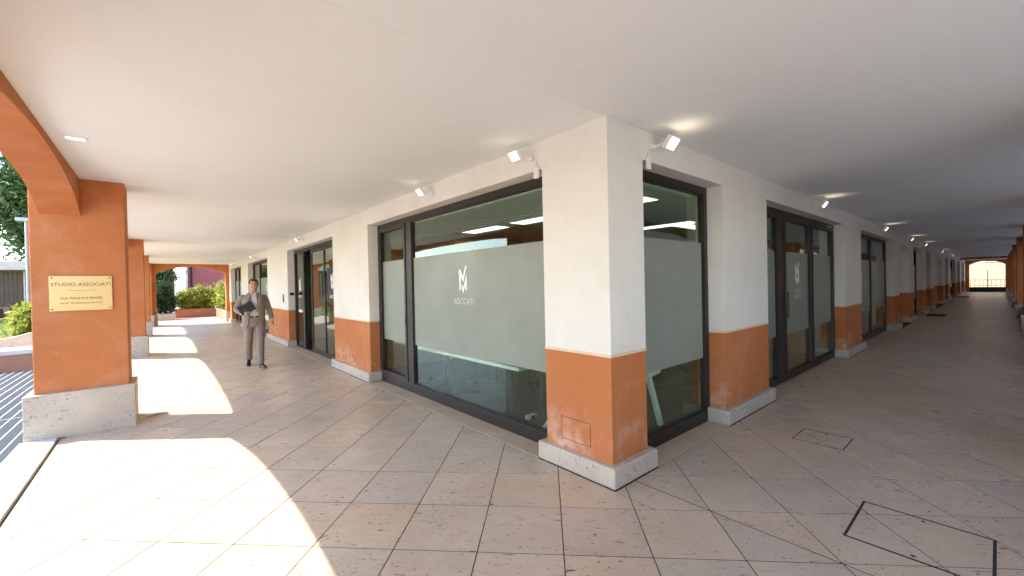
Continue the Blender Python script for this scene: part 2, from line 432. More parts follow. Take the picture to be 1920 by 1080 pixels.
# ---- windows
LOGO = [[(235,230),(285,228),(352,378),(420,172),(480,165),(355,500),(288,375),(290,655),(243,655)],
        [(463,318),(470,655),(428,655),(412,560),(364,708),(346,712),(303,560),(304,512),(357,600)]]
def logo(mb, side, s, zt, h, n0=.188, n1=.191):
    """s grows away from the camera on the left facade, so the mark is mirrored there to read right"""
    k = h/550.0
    for po in LOGO:
        q = [((x-357)*k*1.2*(-1 if side == 'L' else 1)+s, zt-(y-165)*k) for x, y in po]
        # split concave outline into triangles through bmesh later: a flat ngon prism is fine
        mb.prism(q, lambda a, z: P(side, a, n0, z), lambda a, z: P(side, a, n1, z))
    return mb
def put_text(txt, size, side, s, z, n, mat, parent, spacing=1.0, name='lettering'):
    me = text_mesh(txt, size, spacing); o = mkobj(name, me, mat, parent)
    if side == 'L': o.matrix_basis = Matrix(((0,0,-1,n),(-1,0,0,s),(0,1,0,z),(0,0,0,1)))
    else: o.matrix_basis = Matrix(((1,0,0,s),(0,0,-1,n),(0,1,0,z),(0,0,0,1)))
    return o
def window(side, a, b, bays, name='window', film=(.70, 1.955), z1=HB, sill=.13, lo=None, part_film=True):
    """bays: list of (s0, s1, leaf) clear bay limits; leaf adds its own sash frame"""
    e = empty(name, (0, 0, 0), bld)
    fm = MB(); n0, n1 = .165, .235
    bx(fm, side, a+.002, b-.002, n0, n1, .002, sill); bx(fm, side, a+.002, b-.002, n0, n1, z1-.075, z1-.002)
    edges = [a+.002] + [x for q in bays for x in q[:2]] + [b-.002]
    for i in range(0, len(edges), 2): bx(fm, side, edges[i], edges[i+1], n0, n1, sill, z1-.075)
    fm.build('frame', M['frame'], e, .004)
    for s0, s1, leaf in bays:
        g0, g1, h0, h1 = s0, s1, sill, z1-.075
        if leaf:
            sm = MB(); w_ = .055; m0, m1 = .152, .222
            bx(sm, side, s0+.004, s1-.004, m0, m1, h0+.004, h0+.07); bx(sm, side, s0+.004, s1-.004, m0, m1, h1-.06, h1-.004)
            bx(sm, side, s0+.004, s0+w_, m0, m1, h0+.07, h1-.06); bx(sm, side, s1-w_, s1-.004, m0, m1, h0+.07, h1-.06)
            sm.build('sash', M['frame'], e, .004)
            g0, g1, h0, h1 = s0+w_, s1-w_, h0+.07, h1-.06
        else:
            bd = MB(); m0, m1 = .18, .225; t = .014
            for q in ((g0+.001, g0+t, h0, h1), (g1-t, g1-.001, h0, h1), (g0+t, g1-t, h0+.001, h0+t), (g0+t, g1-t, h1-t, h1-.001)): bx(bd, side, q[0], q[1], m0, m1, q[2], q[3])
            bd.build('glazing_bead', M['frame'], e)
        bx(MB(), side, g0, g1, .197, .203, h0, h1).build('pane', M['pane'], e)
        if part_film: bx(MB(), side, g0+.002, g1-.002, .1935, .1955, film[0], film[1]).build('frosted_film', M['film'], e)
    return e
wA = window('L', .70, 4.75, [(.80, 3.56, False), (3.73, 4.68, True)])
logo(MB(), 'L', 2.27, 1.78, .33).build('logo_mark', M['decal'], wA)
put_text('ASSOCIATI', .105, 'L', 2.27, 1.35, .190, M['decal_soft'], wA, .82)
MB().tube([(.150, 3.755, .98), (.150, 3.755, 1.10)], .009, 8).build('handle', M['frame'], wA)
wB = window('R', .48, 2.01, [(.55, 1.93, False)])
wC = window('R', 3.31, 7.42, [(3.40, 4.26, True), (4.52, 5.86, True), (5.93, 7.32, True)], 'door', sill=.045)
logo(MB(), 'R', 5.22, 1.80, .36).build('logo_mark', M['decal'], wC)
put_text('STUDIO', .085, 'R', 5.22, 1.335, .190, M['decal_soft'], wC, .8); put_text('ASSOCIATI', .085, 'R', 5.22, 1.255, .190, M['decal_soft'], wC, .9)
box('closer_label', M['decal_soft'], wC, 6.95, 7.2, .150, .164, 2.50, 2.515)
MB().tube([(4.575, .135, .95), (4.575, .135, 1.35)], .011, 8).build('handle', M['frame'], wC)
wD = window('R', 8.89, 13.2, [(9.0, 11.0, False), (11.12, 13.1, False)])
logo(MB(), 'R', 9.95, 1.80, .36).build('logo_mark', M['decal'], wD); put_text('ASSOCIATI', .09, 'R', 9.95, 1.32, .190, M['decal_soft'], wD, .9)
for k, (a, b) in enumerate(OPEN_R):
    if k > 3 and k not in NICHE: window('R', a, b, [(a+.08, (a+b)/2-.04, False), ((a+b)/2+.04, b-.08, False)])
for a, b in OPEN_L[2:]:
    q = window('L', a, b, [(a+.08, a+(b-a)*.62, False), (a+(b-a)*.62+.09, b-.08, False)])
    logo(MB(), 'L', a+(b-a)*.33, 1.78, .33).build('logo_mark', M['decal'], q)
# glazed entrance of the left facade: fixed bay, open gap, sliding leaves
wE = empty('entrance_door', (0, 0, 0), bld)
a, b = OPEN_L[1]; fm = MB()
bx(fm, 'L', a+.002, b-.002, .165, .235, HB-.085, HB-.002); bx(fm, 'L', a+.002, a+.07, .165, .235, .006, HB-.085); bx(fm, 'L', b-.07, b-.002, .165, .235, .006, HB-.085)
bx(fm, 'L', 9.42, 9.55, .165, .235, .006, HB-.085); bx(fm, 'L', 9.55, b-.07, .165, .235, .006, .05)
fm.build('frame', M['frame'], wE, .004)
bx(MB(), 'L', 9.55, b-.07, .197, .203, .05, HB-.085).build('pane', M['pane'], wE)
for s0, s1, nn in ((6.64, 7.78, .17), (7.78, 8.86, .19)):
    lf = MB(); w_ = .06
    bx(lf, 'L', s0, s1, nn, nn+.035, .012, .11); bx(lf, 'L', s0, s1, nn, nn+.035, HB-.16, HB-.09)
    bx(lf, 'L', s0, s0+w_, nn, nn+.035, .11, HB-.16); bx(lf, 'L', s1-w_, s1, nn, nn+.035, .11, HB-.16)
    lf.build('leaf_frame', M['frame'], wE, .003)
    bx(MB(), 'L', s0+w_, s1-w_, nn+.014, nn+.021, .11, HB-.16).build('pane', M['pane'], wE)
bx(MB(), 'L', 6.86, 7.56, .1775, .1795, 1.22, 1.98).build('dark_sign', M['iron'], wE)
logo(MB(), 'L', 7.2, 1.87, .36, .1735, .1755).build('logo_mark', M['decal'], wE); put_text('ASSOCIATI', .10, 'L', 7.2, 1.36, .1755, M['decal'], wE, .82)
logo(MB(), 'L', 9.92, 1.82, .36, .19, .193).build('logo_mark', M['decal'], wE); put_text('ASSOCIATI', .08, 'L', 9.92, 1.34, .192, M['decal_soft'], wE, .82)
bx(MB(), 'L', 9.72, 10.12, .19, .193, .93, 1.0).build('notice', M['decal_soft'], wE)

# unseen storeys above the arcade, height raised to keep the street shaded
up = MB().box(-3.62, 12, YR-.78, 23.2, HC+.065, 14).box(12.01, END_X+.5, YR-.78, 12, HC+.065, 14)
up.build('upper_storeys', M['orange'], bld)

# ---- colonnades
PX0, PX1 = -3.625, -2.885
def arch_profile(a, b, spring, crown, N=22):
    c, hw = (a+b)/2, (b-a)/2; out = []
    for i in range(N+1):
        t = -1+2*i/N; t = math.sin(t*math.pi/2); d = hw*(1-abs(t)); k = min(.65, hw*.42)
        out.append((c+hw*t, crown-(crown-spring)*(math.exp(-d/k)-math.exp(-hw/k))/(1-math.exp(-hw/k))))
    return out
def arch_beam(parent, side, a, b, n0, n1, spring=2.40, crown=2.735, top=HC+.064, N=64, s=None):
    """spandrel block over an opening: one mesh, front/back faces as strips"""
    pr = arch_profile(a, b, spring, crown, N); mb = MB(); vs = []
    for s_, z in pr: vs += [P(side, s_, n0, z), P(side, s_, n1, z), P(side, s_, n0, top), P(side, s_, n1, top)]
    fs = []
    for i in range(len(pr)-1):
        o, q = 4*i, 4*i+4
        fs += [(o, q, q+1, o+1), (o, o+2, q+2, q), (o+1, q+1, q+3, o+3), (o+2, o+3, q+3, q+2)]
    fs += [(0,1,3,2), (4*len(pr)-4, 4*len(pr)-2, 4*len(pr)-1, 4*len(pr)-3)]
    mb.add(vs, fs); return mb.build('arch', M['orange'], parent)
def pier(parent, x0, x1, y0, y1, ph=.49, top=HC+.064):
    e = empty('pier', ((x0+x1)/2, (y0+y1)/2, 0), parent); cx, cy = e.location.x-parent.location.x, e.location.y-parent.location.y
    e.location = (cx, cy, 0)
    hx, hy = (x1-x0)/2, (y1-y0)/2
    MB().box(-hx, hx, -hy, hy, ph-.05, top).build('shaft', M['orange'], e, .012, False, 3)
    MB().box(-hx-.075, hx+.05, -hy-.055, hy+.055, -.02, ph).build('plinth', M['plinth'], e, .012, False, 3)
    return e
colL = empty('arcade_colonnade', (0, 0, 0)); tag(colL, 'orange plastered arches on piers along the sunlit side of the walkway', 'colonnade')
PIERS_L = [(YR-.80, YR+.02), (-.02, .60), (4.635, 5.155), (11.40, 11.92), (17.25, 17.77), (22.30, 23.15)]
for i, (a, b) in enumerate(PIERS_L): pier(colL, PX0, PX1 if i != 1 else -3.215, a, b)
for i in range(len(PIERS_L)-1):
    a, b = PIERS_L[i][1], PIERS_L[i+1][0]
    arch_beam(colL, 'L', a, b, -3.55, -3.243, (2.2, 2.40, 2.55, 2.56, 2.56)[i], 2.735 if i else 2.6)
    box('kerb_slab', M['slab'], colL, -3.725, -3.452, a+.06, b-.06, -.10, .028, .006)
colR = empty('arcade_colonnade', (0, 0, 0)); tag(colR, 'dark orange arches on piers along the shaded right side of the walkway', 'colonnade')
prev = PX1
for k in range(8):
    x1 = 3.05+6*k; x0 = x1-.55
    if x1 > END_X: break
    pier(colR, x0, x1, YR-.72, YR-.055, .45)
    arch_beam(colR, 'R', prev, x0, YR-.66, YR-.25)
    box('parapet', M['plinth'], colR, prev+.06, x0-.06, YR-.6, YR-.16, -.02, .42, .008)
    prev = x1
arch_beam(colR, 'R', prev, END_X+.02, YR-.66, YR-.25)
box('parapet', M['plinth'], colR, prev+.06, END_X-.06, YR-.6, YR-.16, -.02, .42, .008)
# end walls with an arch
endL = empty('end_arch', (0, 0, 0)); tag(endL, 'orange end wall with one low arch opening on to planters', 'arch')
arch_beam(endL, 'R', -2.75, -.13, END_Y-.02, END_Y+.42, 2.36, 2.70)
box('pier', M['orange'], endL, -.13, -.001, END_Y-.02, END_Y+.42, .49, HC+.06, .008)
box('plinth', M['plinth'], endL, -.17, -.0015, END_Y-.06, END_Y+.46, 0, .495, .008)
box('pier', M['orange'], endL, PX1+.002, -2.75, END_Y-.02, END_Y+.42, .49, HC+.06, .008)
box('plinth', M['plinth'], endL, PX1-.01, -2.71, END_Y-.06, END_Y+.46, 0, .495, .008)
endR = empty('end_arch', (0, 0, 0)); tag(endR, 'dark end wall with a bright arched opening at the far right', 'arch')
arch_beam(endR, 'L', -2.30, -.24, END_X+.02, END_X+.45, 2.36, 2.72)
box('pier', M['orange'], endR, END_X+.02, END_X+.45, -.24, -.001, 0, HC+.06); box('pier', M['orange'], endR, END_X+.02, END_X+.45, YR-.6, -2.30, 0, HC+.06)
box('sill_wall', M['iron'], endR, END_X+.1, END_X+.4, -2.30, -.24, 0, .42)
box('cross_beam', M['orange'], endR, 43.0, 43.4, YR-.24, -.001, 2.66, HC-.001)

# ================================================================== OFFICE INTERIOR
M['off_floor'] = simple('office_floor', (.12,.125,.085), .25, 0, .15, 2)
M['off_wall'] = simple('office_wall', (.42,.46,.38), .8, 0, .05)
M['off_ceil'] = simple('office_ceiling', (.62,.69,.61), .8, 0, .03)
M['wood'] = simple('orange_wood', (.36,.15,.045), .45, 0, .2, 4)
M['desk_white'] = simple('white_laminate', (.88,.88,.87), .35, 0, .03)
struct(MB().box(.24, 9.2, .24, 22, -.05, .001).box(9.21, 44, .24, 5, -.05, .001).build('office_floor', M['off_floor']))
struct(MB().box(.31, 9.2, .31, 22, 2.62, 2.66).box(9.21, 44, .31, 5, 2.62, 2.66).build('office_ceiling', M['off_ceil']))
ow = MB().box(9.0, 9.2, 4.6, 22, .001, 2.62).box(.31, 9.0, 5.6, 5.7, .001, 2.62).box(.31, 5.0, 11.8, 11.9, .001, 2.62).box(7.9, 8.0, .31, 5.6, .001, 2.62).box(9.2, 44, 4.8, 4.9, .001, 2.62).box(.31, 9, 21.9, 22, .001, 2.62).box(14, 14.1, .31, 4.8, .001, 2.62)
struct(ow.build('office_wall', M['off_wall']))
def cabinet(x0, x1, y0, y1, z0, z1, label, axis):
    t = empty('cabinet', ((x0+x1)/2, (y0+y1)/2, z0)); tag(t, label, 'cabinet', 'office cupboards')
    cx, cy = t.location.x, t.location.y
    MB().box(x0-cx, x1-cx, y0-cy, y1-cy, 0, z1-z0).build('carcass', M['wood'], t, .004)
    L = (x1-x0) if axis == 'x' else (y1-y0); n = max(2, round(L/.6))
    for i in range(n):
        if axis == 'x': MB().box(x0-cx+i*L/n+.004, x0-cx+(i+1)*L/n-.004, y0-cy-.018, y0-cy-.001, .01, z1-z0-.01).build('cabinet_door', M['wood'], t, .002)
        else: MB().box(x0-cx-.018, x0-cx-.001, y0-cy+i*L/n+.004, y0-cy+(i+1)*L/n-.004, .01, z1-z0-.01).build('cabinet_door', M['wood'], t, .002)
cabinet(1.2, 7.0, 5.15, 5.58, 1.75, 2.45, 'orange wooden wall cupboard high at the back of the corner office', 'x')
cabinet(7.45, 7.88, .6, 4.8, 0, 2.3, 'tall orange wooden cupboard along the side wall of the corner office', 'y')
def light_panel(x, y, lx, ly, label):
    t = empty('ceiling_light_panel', (x, y, 2.617)); tag(t, label, 'ceiling light', 'office ceiling light panels')
    MB().box(-lx/2-.03, lx/2+.03, -ly/2-.03, ly/2+.03, -.012, .002).build('panel_frame', M['white_metal'], t)
    MB().box(-lx/2, lx/2, -ly/2, ly/2, -.016, -.0125).build('diffuser', M['panel_lens'], t)
names = ['nearest the corner pillar', 'second along the big window', 'third along the big window', 'deep in the room near the cupboards', 'deep in the room by the party wall']
for i, (x, y) in enumerate([(2.2, 1.5), (2.2, 3.0), (2.2, 4.5), (4.8, 2.2), (4.8, 4.2)]): light_panel(x, y, .32, 1.1, 'white rectangular office ceiling light, '+names[i])
light_panel(2.0, 8.2, .32, 1.1, 'white rectangular office ceiling light behind the entrance door'); light_panel(2.0, 14.8, .32, 1.1, 'white rectangular ceiling light behind the window past the entrance'); light_panel(5.5, 2.0, 1.1, .32, 'white rectangular ceiling light behind the right glass doors')

def blind(side, a, b, label):
    t = empty('venetian_blind', (0, 0, 0)); tag(t, label, 'blind')
    bx(MB(), side, a, b, .27, .33, 2.47, 2.54).build('head_rail', M['white_metal'], t)
    for i in range(9):
        z = 2.452-i*.027
        q = [(.262, z-.008), (.318, z+.010), (.319, z+.012), (.263, z-.006)]
        MB().prism(q, lambda n, z: P(side, a+.01, n, z), lambda n, z: P(side, b-.01, n, z)).build('slat', M['blind'], t)
M['blind'] = simple('green_grey_slat', (.56,.66,.58), .5, 0, .05)
blind('L', .75, 4.70, 'half raised pale green slatted blind inside the big left window'); blind('R', .52, 1.97, 'half raised pale green slatted blind inside the narrow right window')

# white desk and trestle behind the glass
t = empty('desk', (.78, 3.0, 0)); tag(t, 'long white desk behind the big left window', 'desk')
MB().box(-.36, .36, -1.45, 1.25, .575, .615).build('desk_top', M['desk_white'], t, .003)
for sx in (-.3, .3):
    for sy in (-1.15, 1.15): MB().box(sx-.025, sx+.025, sy-.025, sy+.025, 0, .575).build('leg', M['black'], t)
t = empty('trestle_table', (1.05, .95, 0)); tag(t, 'white trestle table with splayed legs behind the corner pillar', 'table')
MB().box(-.62, .62, -.36, .36, .72, .75).build('table_top', M['desk_white'], t, .003)
for pts in ([(-.5, -.30, .72), (-.55, .30, 0)], [(-.5, .30, .72), (-.62, -.34, 0)], [(.20, -.45, .72), (.42, -.50, 0)], [(.5, .30, .72), (.62, .5, 0)]):
    (x0, y0, z0), (x1, y1, z1) = pts; v = []
    for (x, y, z) in pts: v += [(x-.028, y-.02, z), (x+.028, y-.02, z), (x+.028, y+.02, z), (x-.028, y+.02, z)]
    MB().add(v, [(0,1,2,3),(7,6,5,4),(0,4,5,1),(1,5,6,2),(2,6,7,3),(3,7,4,0)]).build('leg', M['desk_white'], t)
MB().add([(-.6,-.46,.42),(.5,-.46,.55),(.5,-.42,.55),(-.6,-.42,.42),(-.6,-.46,.47),(.5,-.46,.60),(.5,-.42,.60),(-.6,-.42,.47)], [(0,3,2,1),(4,5,6,7),(0,1,5,4),(1,2,6,5),(2,3,7,6),(3,0,4,7)]).build('brace', M['desk_white'], t)
M['yellow'] = simple('yellow_fabric', (.55,.42,.06), .8); M['teal'] = simple('green_fabric', (.10,.22,.17), .8)
def chair(x, y, rz, mat, label):
    t = empty('office_chair', (x, y, 0)); t.rotation_euler.z = rz; tag(t, label, 'chair', 'office chairs at the desk')
    MB().box(-.22, .22, -.22, .22, .42, .47).build('seat', mat, t, .02); MB().box(-.21, .21, .19, .225, .52, .88).build('backrest', mat, t, .015)
    MB().box(-.03, .03, .20, .215, .42, .56).build('back_bar', M['black'], t)
    for sx in (-.19, .19):
        for sy in (-.19, .19): MB().tube([(sx, sy, .42), (sx*1.15, sy*1.15, 0)], .012, 6).build('leg', M['black'], t)
chair(1.55, 2.55, R(-80), M['yellow'], 'yellow office chair behind the white desk'); chair(1.55, 3.5, R(-95), M['teal'], 'dark green office chair behind the white desk')
t = empty('power_adapter', (.62, 1.58, 0)); tag(t, 'small white power adapter on the office floor inside the window', 'adapter')
MB().box(-.07, .07, -.035, .035, .002, .05).build('casing', M['white_metal'], t, .012); MB().box(-.02, .02, -.038, -.0352, .008, .044).build('socket', M['black'], t)

# ================================================================== FITTINGS
def wall_spot(side, s, label, boxed=False, energy=1.3):
    t = empty('wall_spotlight', P(side, s, 0, 2.685)); tag(t, label, 'spotlight', 'spotlights along the wall heads')
    def V(a, n, z): return P(side, a, n, z)
    MB().tube([V(0, -.002, 0), V(0, -.022, 0)], .03, 14).build('wall_plate', M['white_metal'], t, 0)
    MB().tube([V(0, -.02, 0), V(.02, -.07, .01), V(.035, -.10, .015)], .011, 8).build('arm', M['white_metal'], t)
    h = empty('lamp_head', V(.06, -.14, .018), t); h.scale = (.78,)*3 if side == 'L' else (.9,)*3
    ang = R(38)
    hm = MB(); c, s_ = math.cos(ang), math.sin(ang)
    def rot(q): a, n, z = q; return V(a, n*c - z*s_, n*s_ + z*c)
    def rb(mb, a0, a1, n0, n1, z0, z1):
        m = MB().box(a0, a1, n0, n1, z0, z1); mb.add([rot(q) for q in m.v], m.f)
    rb(hm, -.075, .075, -.03, .016, -.06, .06); rb(hm, -.03, .03, .0165, .03, -.03, .03)
    for k in range(5): rb(hm, -.05+k*.0225, -.042+k*.0225, .0165, .028, -.05, .05)
    hm.build('housing', M['white_metal'], h, .003)
    lm = MB(); rb(lm, -.062, .062, -.034, -.0305, -.048, .048); lm.build('lens', M['warm_lens'], h)
    if boxed:
        bx(MB(), side, -.10, -.05, -.028, -.002, -.20, -.10).build('cable_box', M['white_metal'], t, .004)
        MB().tube([V(-.075, -.012, -.10), V(-.07, -.014, -.05), V(-.02, -.012, -.01)], .005, 6).build('cable', M['white_metal'], t)
    d = bpy.data.lights.new('spot_lamp', 'SPOT'); d.energy = energy; d.spot_size = R(150); d.spot_blend = 1.0; d.color = (1, .80, .55); d.shadow_soft_size = .05
    lo = bpy.data.objects.new('spot_lamp', d); COL.objects.link(lo); lo.parent = t; lo.location = V(.07, -.24, -.075); lo.rotation_euler = (R(180), 0, 0)
wall_spot('L', .83, 'white wall spotlight with junction box left of the corner pillar', True, .07)
for s, l in ((2.60, 'white wall spotlight above the middle of the big left window'), (8.64, 'white wall spotlight above the entrance door'), (15.05, 'white wall spotlight above the window past the entrance'), (20.4, 'white wall spotlight nearest the left end arch')): wall_spot('L', s, l, energy=.07)
for i, (s, l) in enumerate(((.62, 'large lit wall spotlight with junction box right of the corner pillar'), (5.29, 'lit wall spotlight above the right glass doors'), (10.78, 'lit wall spotlight above the third right opening'), (15.42, 'lit wall spotlight at the first arched niche'), (19.28, 'lit wall spotlight just past the first arched niche'), (26.5, 'lit wall spotlight above the second arched niche'), (33.2, 'tiny lit wall spotlight past the second arched niche'), (40.0, 'tiny lit wall spotlight nearest the far right cross beam'))): wall_spot('R', s, l, i == 0, .30)
t = empty('recessed_downlight', (-3.09, 2.94, HC)); tag(t, 'small rectangular recessed ceiling light beside the near left arch', 'downlight')
fr = MB(); fr.box(-.075, .075, -.055, -.038, -.004, -.0005).box(-.075, .075, .038, .055, -.004, -.0005).box(-.075, -.055, -.038, .038, -.004, -.0005).box(.055, .075, -.038, .038, -.004, -.0005)
fr.build('trim', M['white_metal'], t); MB().box(-.055, .055, -.038, .038, -.003, -.0008).build('lens', M['down_lens'], t)

# brass plaque on the near pier (pier face at y = 4.635)
pq = empty('brass_plaque', (-3.25, 4.632, 1.55)); tag(pq, 'engraved brass name plaque screwed to the near orange pier', 'plaque')
MB().box(-.243, .243, -.012, .002, -.19, .19).build('plate', M['brass'], pq, .003)
for sx in (-.222, .222):
    for sz in (-.168, .168): MB().tube([(sx, -.0125, sz), (sx, -.0165, sz)], .007, 10).build('screw', M['iron'], pq)
def ptext(txt, size, z, sp):
    o = mkobj('lettering', text_mesh(txt, size, sp), M['engrave'], pq); o.matrix_basis = Matrix(((1,0,0,0),(0,0,-1,-.0128),(0,1,0,z),(0,0,0,1)))
ptext('STUDIO ASSOCIATI', .052, .095, 1.02); ptext('D.A. PAUS EUS RUGES', .036, -.055, .92); ptext('SERVIZI  PROFESSIONALI ASSOCIATI', .0205, -.108, 1.0)
MB().box(-.115, .115, -.0135, -.0122, .028, .0305).build('rule', M['engrave'], pq)

# intercom and switch at the entrance
t = empty('intercom_panel', (0, 10.9, 1.29)); tag(t, 'narrow black intercom panel on the white wall by the entrance', 'intercom')
MB().box(-.022, -.001, -.035, .035, -.11, .11).build('casing', M['black'], t, .004)
for k in range(3): MB().box(-.025, -.0222, -.015, .015, -.08+k*.06, -.05+k*.06).build('button', M['white_metal'], t)
t = empty('card_reader', (.09, 10.379, 1.41)); tag(t, 'small dark card reader on the reveal beside the entrance door', 'card reader')
MB().box(-.05, .05, -.02, -.001, -.035, .035).build('casing', M['iron'], t, .004); MB().box(-.02, .02, -.0225, -.0202, -.01, .015).build('sensor', M['black'], t)

# floor hatches
def hatch(x0, x1, y0, y1, label, w_):
    t = empty('access_hatch', ((x0+x1)/2, (y0+y1)/2, 0)); tag(t, label, 'hatch cover', 'hatches set in the paving')
    hx, hy = (x1-x0)/2, (y1-y0)/2; fm = MB()
    fm.box(-hx, hx, -hy, -hy+w_, -.004, .0016).box(-hx, hx, hy-w_, hy, -.004, .0016).box(-hx, -hx+w_, -hy+w_, hy-w_, -.004, .0016).box(hx-w_, hx, -hy+w_, hy-w_, -.004, .0016)
    fm.build('frame', M['iron'], t)
    for sx in (-1, 1): MB().tube([(sx*(hx-.045), 0, -.003), (sx*(hx-.045), 0, .0014)], .011, 10).build('lifting_eye', M['iron'], t)
hatch(2.03, 2.43, -1.0, -.6, 'small square hatch outlined in the floor by the narrow window', .010)
hatch(.50, 1.08, -1.89, -1.29, 'large square hatch outlined in the floor at lower right', .014)
# a few dead leaves and a twig on the floor
M['leaf_dry'] = simple('dry_leaf', (.12,.06,.025), .8)
for i, (x, y, rz, l) in enumerate(((-.04, .93, .4, 'small dry leaf on the threshold left of the corner pillar'), (-.20, .82, 1.3, 'small dry leaf on a tile beside the corner pillar'), (-.95, 6.9, .2, 'tiny dry leaf on the floor near the walking man'))):
    v = [(0,.012,0),(.007,.004,.003),(.006,-.008,.002),(0,-.013,.001),(-.006,-.006,.004),(-.007,.005,.002),(0,0,.0045)]
    o = MB().add(v, [(0,1,6),(1,2,6),(2,3,6),(3,4,6),(4,5,6),(5,0,6)]).build('dry_leaf', M['leaf_dry']); o.location = (x, y, .0075); o.rotation_euler.z = rz; o.scale = (1.3,1.3,1.3); tag(o, l, 'leaf', 'dry leaves on the floor')
o = MB().tube([(-2.74,4.92,.012),(-2.66,4.96,.016),(-2.55,4.93,.012)], [.012,.016,.010], 7).build('crumpled_wrapper', M['slab']); tag(o, 'crumpled pale wrapper on the floor at the near pier', 'litter')

# ================================================================== OUTSIDE
def leaves(mb, c, rad, n, size, seed, clumps=40, spread=.28, shell=.55, flat=0.0):
    r = np.random.default_rng(seed); rad = np.array(rad, float); c = np.array(c, float)
    d = r.normal(size=(clumps, 3)); d /= np.linalg.norm(d, axis=1)[:, None]
    cc = d*(shell+(1-shell)*r.random((clumps, 1)))*rad*.86
    k = r.integers(0, clumps, n); off = r.normal(size=(n, 3))*spread*rad
    p = c+cc[k]+off*r.random((n, 1))**.5
    a = r.normal(size=(n, 3)); a /= np.linalg.norm(a, axis=1)[:, None]
    b = r.normal(size=(n, 3)); b[:, 2] *= .7; b -= a*(a*b).sum(1)[:, None]; b /= np.linalg.norm(b, axis=1)[:, None]
    s = size*(.6+.8*r.random((n, 1)))
    nn = np.cross(a, b)
    v = np.stack([p-a*s, p+b*s*.45+nn*s*.12, p+a*s, p-b*s*.45+nn*s*.12], 1).reshape(-1, 3)
    o = len(mb.v); mb.v += [tuple(q) for q in v.tolist()]
    mb.f += [(o+4*i, o+4*i+1, o+4*i+2, o+4*i+3) for i in range(n)]
def raw(mb, name, mat, parent):
    me = bpy.data.meshes.new(name); me.from_pydata(mb.v, [], mb.f); me.update(); return mkobj(name, me, mat, parent)
M['leaf_lime'] = leafmat('lime_leaf', (.26,.33,.045), (.48,.48,.08), (.15,.23,.035))
M['leaf_dark'] = leafmat('dark_leaf', (.022,.05,.015), (.045,.09,.025), (.03,.06,.02))
M['leaf_mid'] = leafmat('tree_leaf', (.05,.10,.025), (.10,.17,.04), (.035,.07,.02))
M['bark'] = simple('bark', (.09,.07,.055), .9, 0, .3, 12, .4)
M['terracotta'] = simple('planter_render', (.40,.20,.135), .8, 0, .12, 3)
M['soil'] = simple('soil', (.05,.035,.025), .95)
def shrub(x, y, z, rx, ry, rz, n, size, mat, seed, label, cat='shrub', clumps=45):
    t = empty('shrub', (x, y, z)); tag(t, label, cat)
    r = random.Random(seed); st = MB()
    for i in range(7):
        a = r.uniform(0, 6.28); q = r.uniform(.3, .8)
        st.tube([(r.uniform(-.05,.05), r.uniform(-.05,.05), -.03), (rx*.3*q*math.cos(a), ry*.3*q*math.sin(a), rz*.6), (rx*q*math.cos(a), ry*q*math.sin(a), rz*(1.1+.4*r.random()))], [.018,.013,.005], 5)
    st.build('stems', M['bark'], t)
    lf = MB(); leaves(lf, (0, 0, rz), (rx, ry, rz), n, size, seed, clumps); raw(lf, 'foliage', mat, t); return t
def tree(x, y, h, cr, n, size, mat, seed, label, trunk=.16, cz=None):
    t = empty('tree', (x, y, -.13)); tag(t, label, 'tree', 'trees in the garden')
    r = random.Random(seed); tr = MB(); th = h-cr*1.3
    tr.tube([(0,0,0), (.05,.03,th*.4), (-.04,.06,th*.8), (.03,0,h-cr*.6)], [trunk*1.25, trunk, trunk*.8, trunk*.35], 10)
    for i in range(8):
        a = i*.85+r.random()*.5; z0 = th*(.55+.4*r.random()); L = cr*(.6+.35*r.random())
        tr.tube([(0,0,z0), (L*.5*math.cos(a), L*.5*math.sin(a), z0+L*.45), (L*math.cos(a), L*math.sin(a), z0+L*(.7+.4*r.random()))], [trunk*.45, trunk*.28, trunk*.08], 6)
    tr.build('trunk', M['bark'], t)
    lf = MB(); leaves(lf, (0,0,h-cr), (cr, cr, cr*1.05), n, size, seed, 70, .24, .45); raw(lf, 'crown', mat, t); return t

# --- beyond the left end arch
def planter(name, x0, x1, y0, y1, h, label, mat):
    t = empty(name, ((x0+x1)/2, (y0+y1)/2, 0)); tag(t, label, 'planter'); hx, hy = (x1-x0)/2, (y1-y0)/2; w_ = .1
    m = MB().box(-hx, hx, -hy, -hy+w_, -.12, h).box(-hx, hx, hy-w_, hy, -.12, h).box(-hx, -hx+w_, -hy+w_, hy-w_, -.12, h).box(hx-w_, hx, -hy+w_, hy-w_, -.12, h)
    m.build('wall', mat, t, .01); MB().box(-hx+w_, hx-w_, -hy+w_, hy-w_, -.1, h-.06).build('soil', M['soil'], t); return t
planter('planter', -1.98, -.02, 28.5, 29.6, .50, 'low terracotta planter facing the left end arch', M['terracotta'])
planter('planter', -.12, 1.3, 23.4, 28.45, .50, 'sunlit terracotta planter running along the right side past the left end arch', M['terracotta'])
planter('planter', -4.6, -2.02, 27.0, 28.2, .34, 'low pale stone planter under the dark bush past the left end arch', M['plinth'])
shrub(-1.55, 28.95, .40, .46, .45, .60, 3000, .085, M['leaf_lime'], 11, 'lime green shrub at the left of the terracotta planter')
shrub(-.95, 29.0, .40, .52, .45, .70, 3400, .085, M['leaf_lime'], 12, 'lime green shrub in the middle of the terracotta planter')
shrub(-.35, 29.0, .40, .46, .45, .66, 3000, .085, M['leaf_lime'], 13, 'lime green shrub at the right of the terracotta planter')
shrub(.35, 27.3, .40, .60, .8, .80, 3800, .085, M['leaf_lime'], 14, 'tall lime green shrub in the sunlit side planter, farthest')
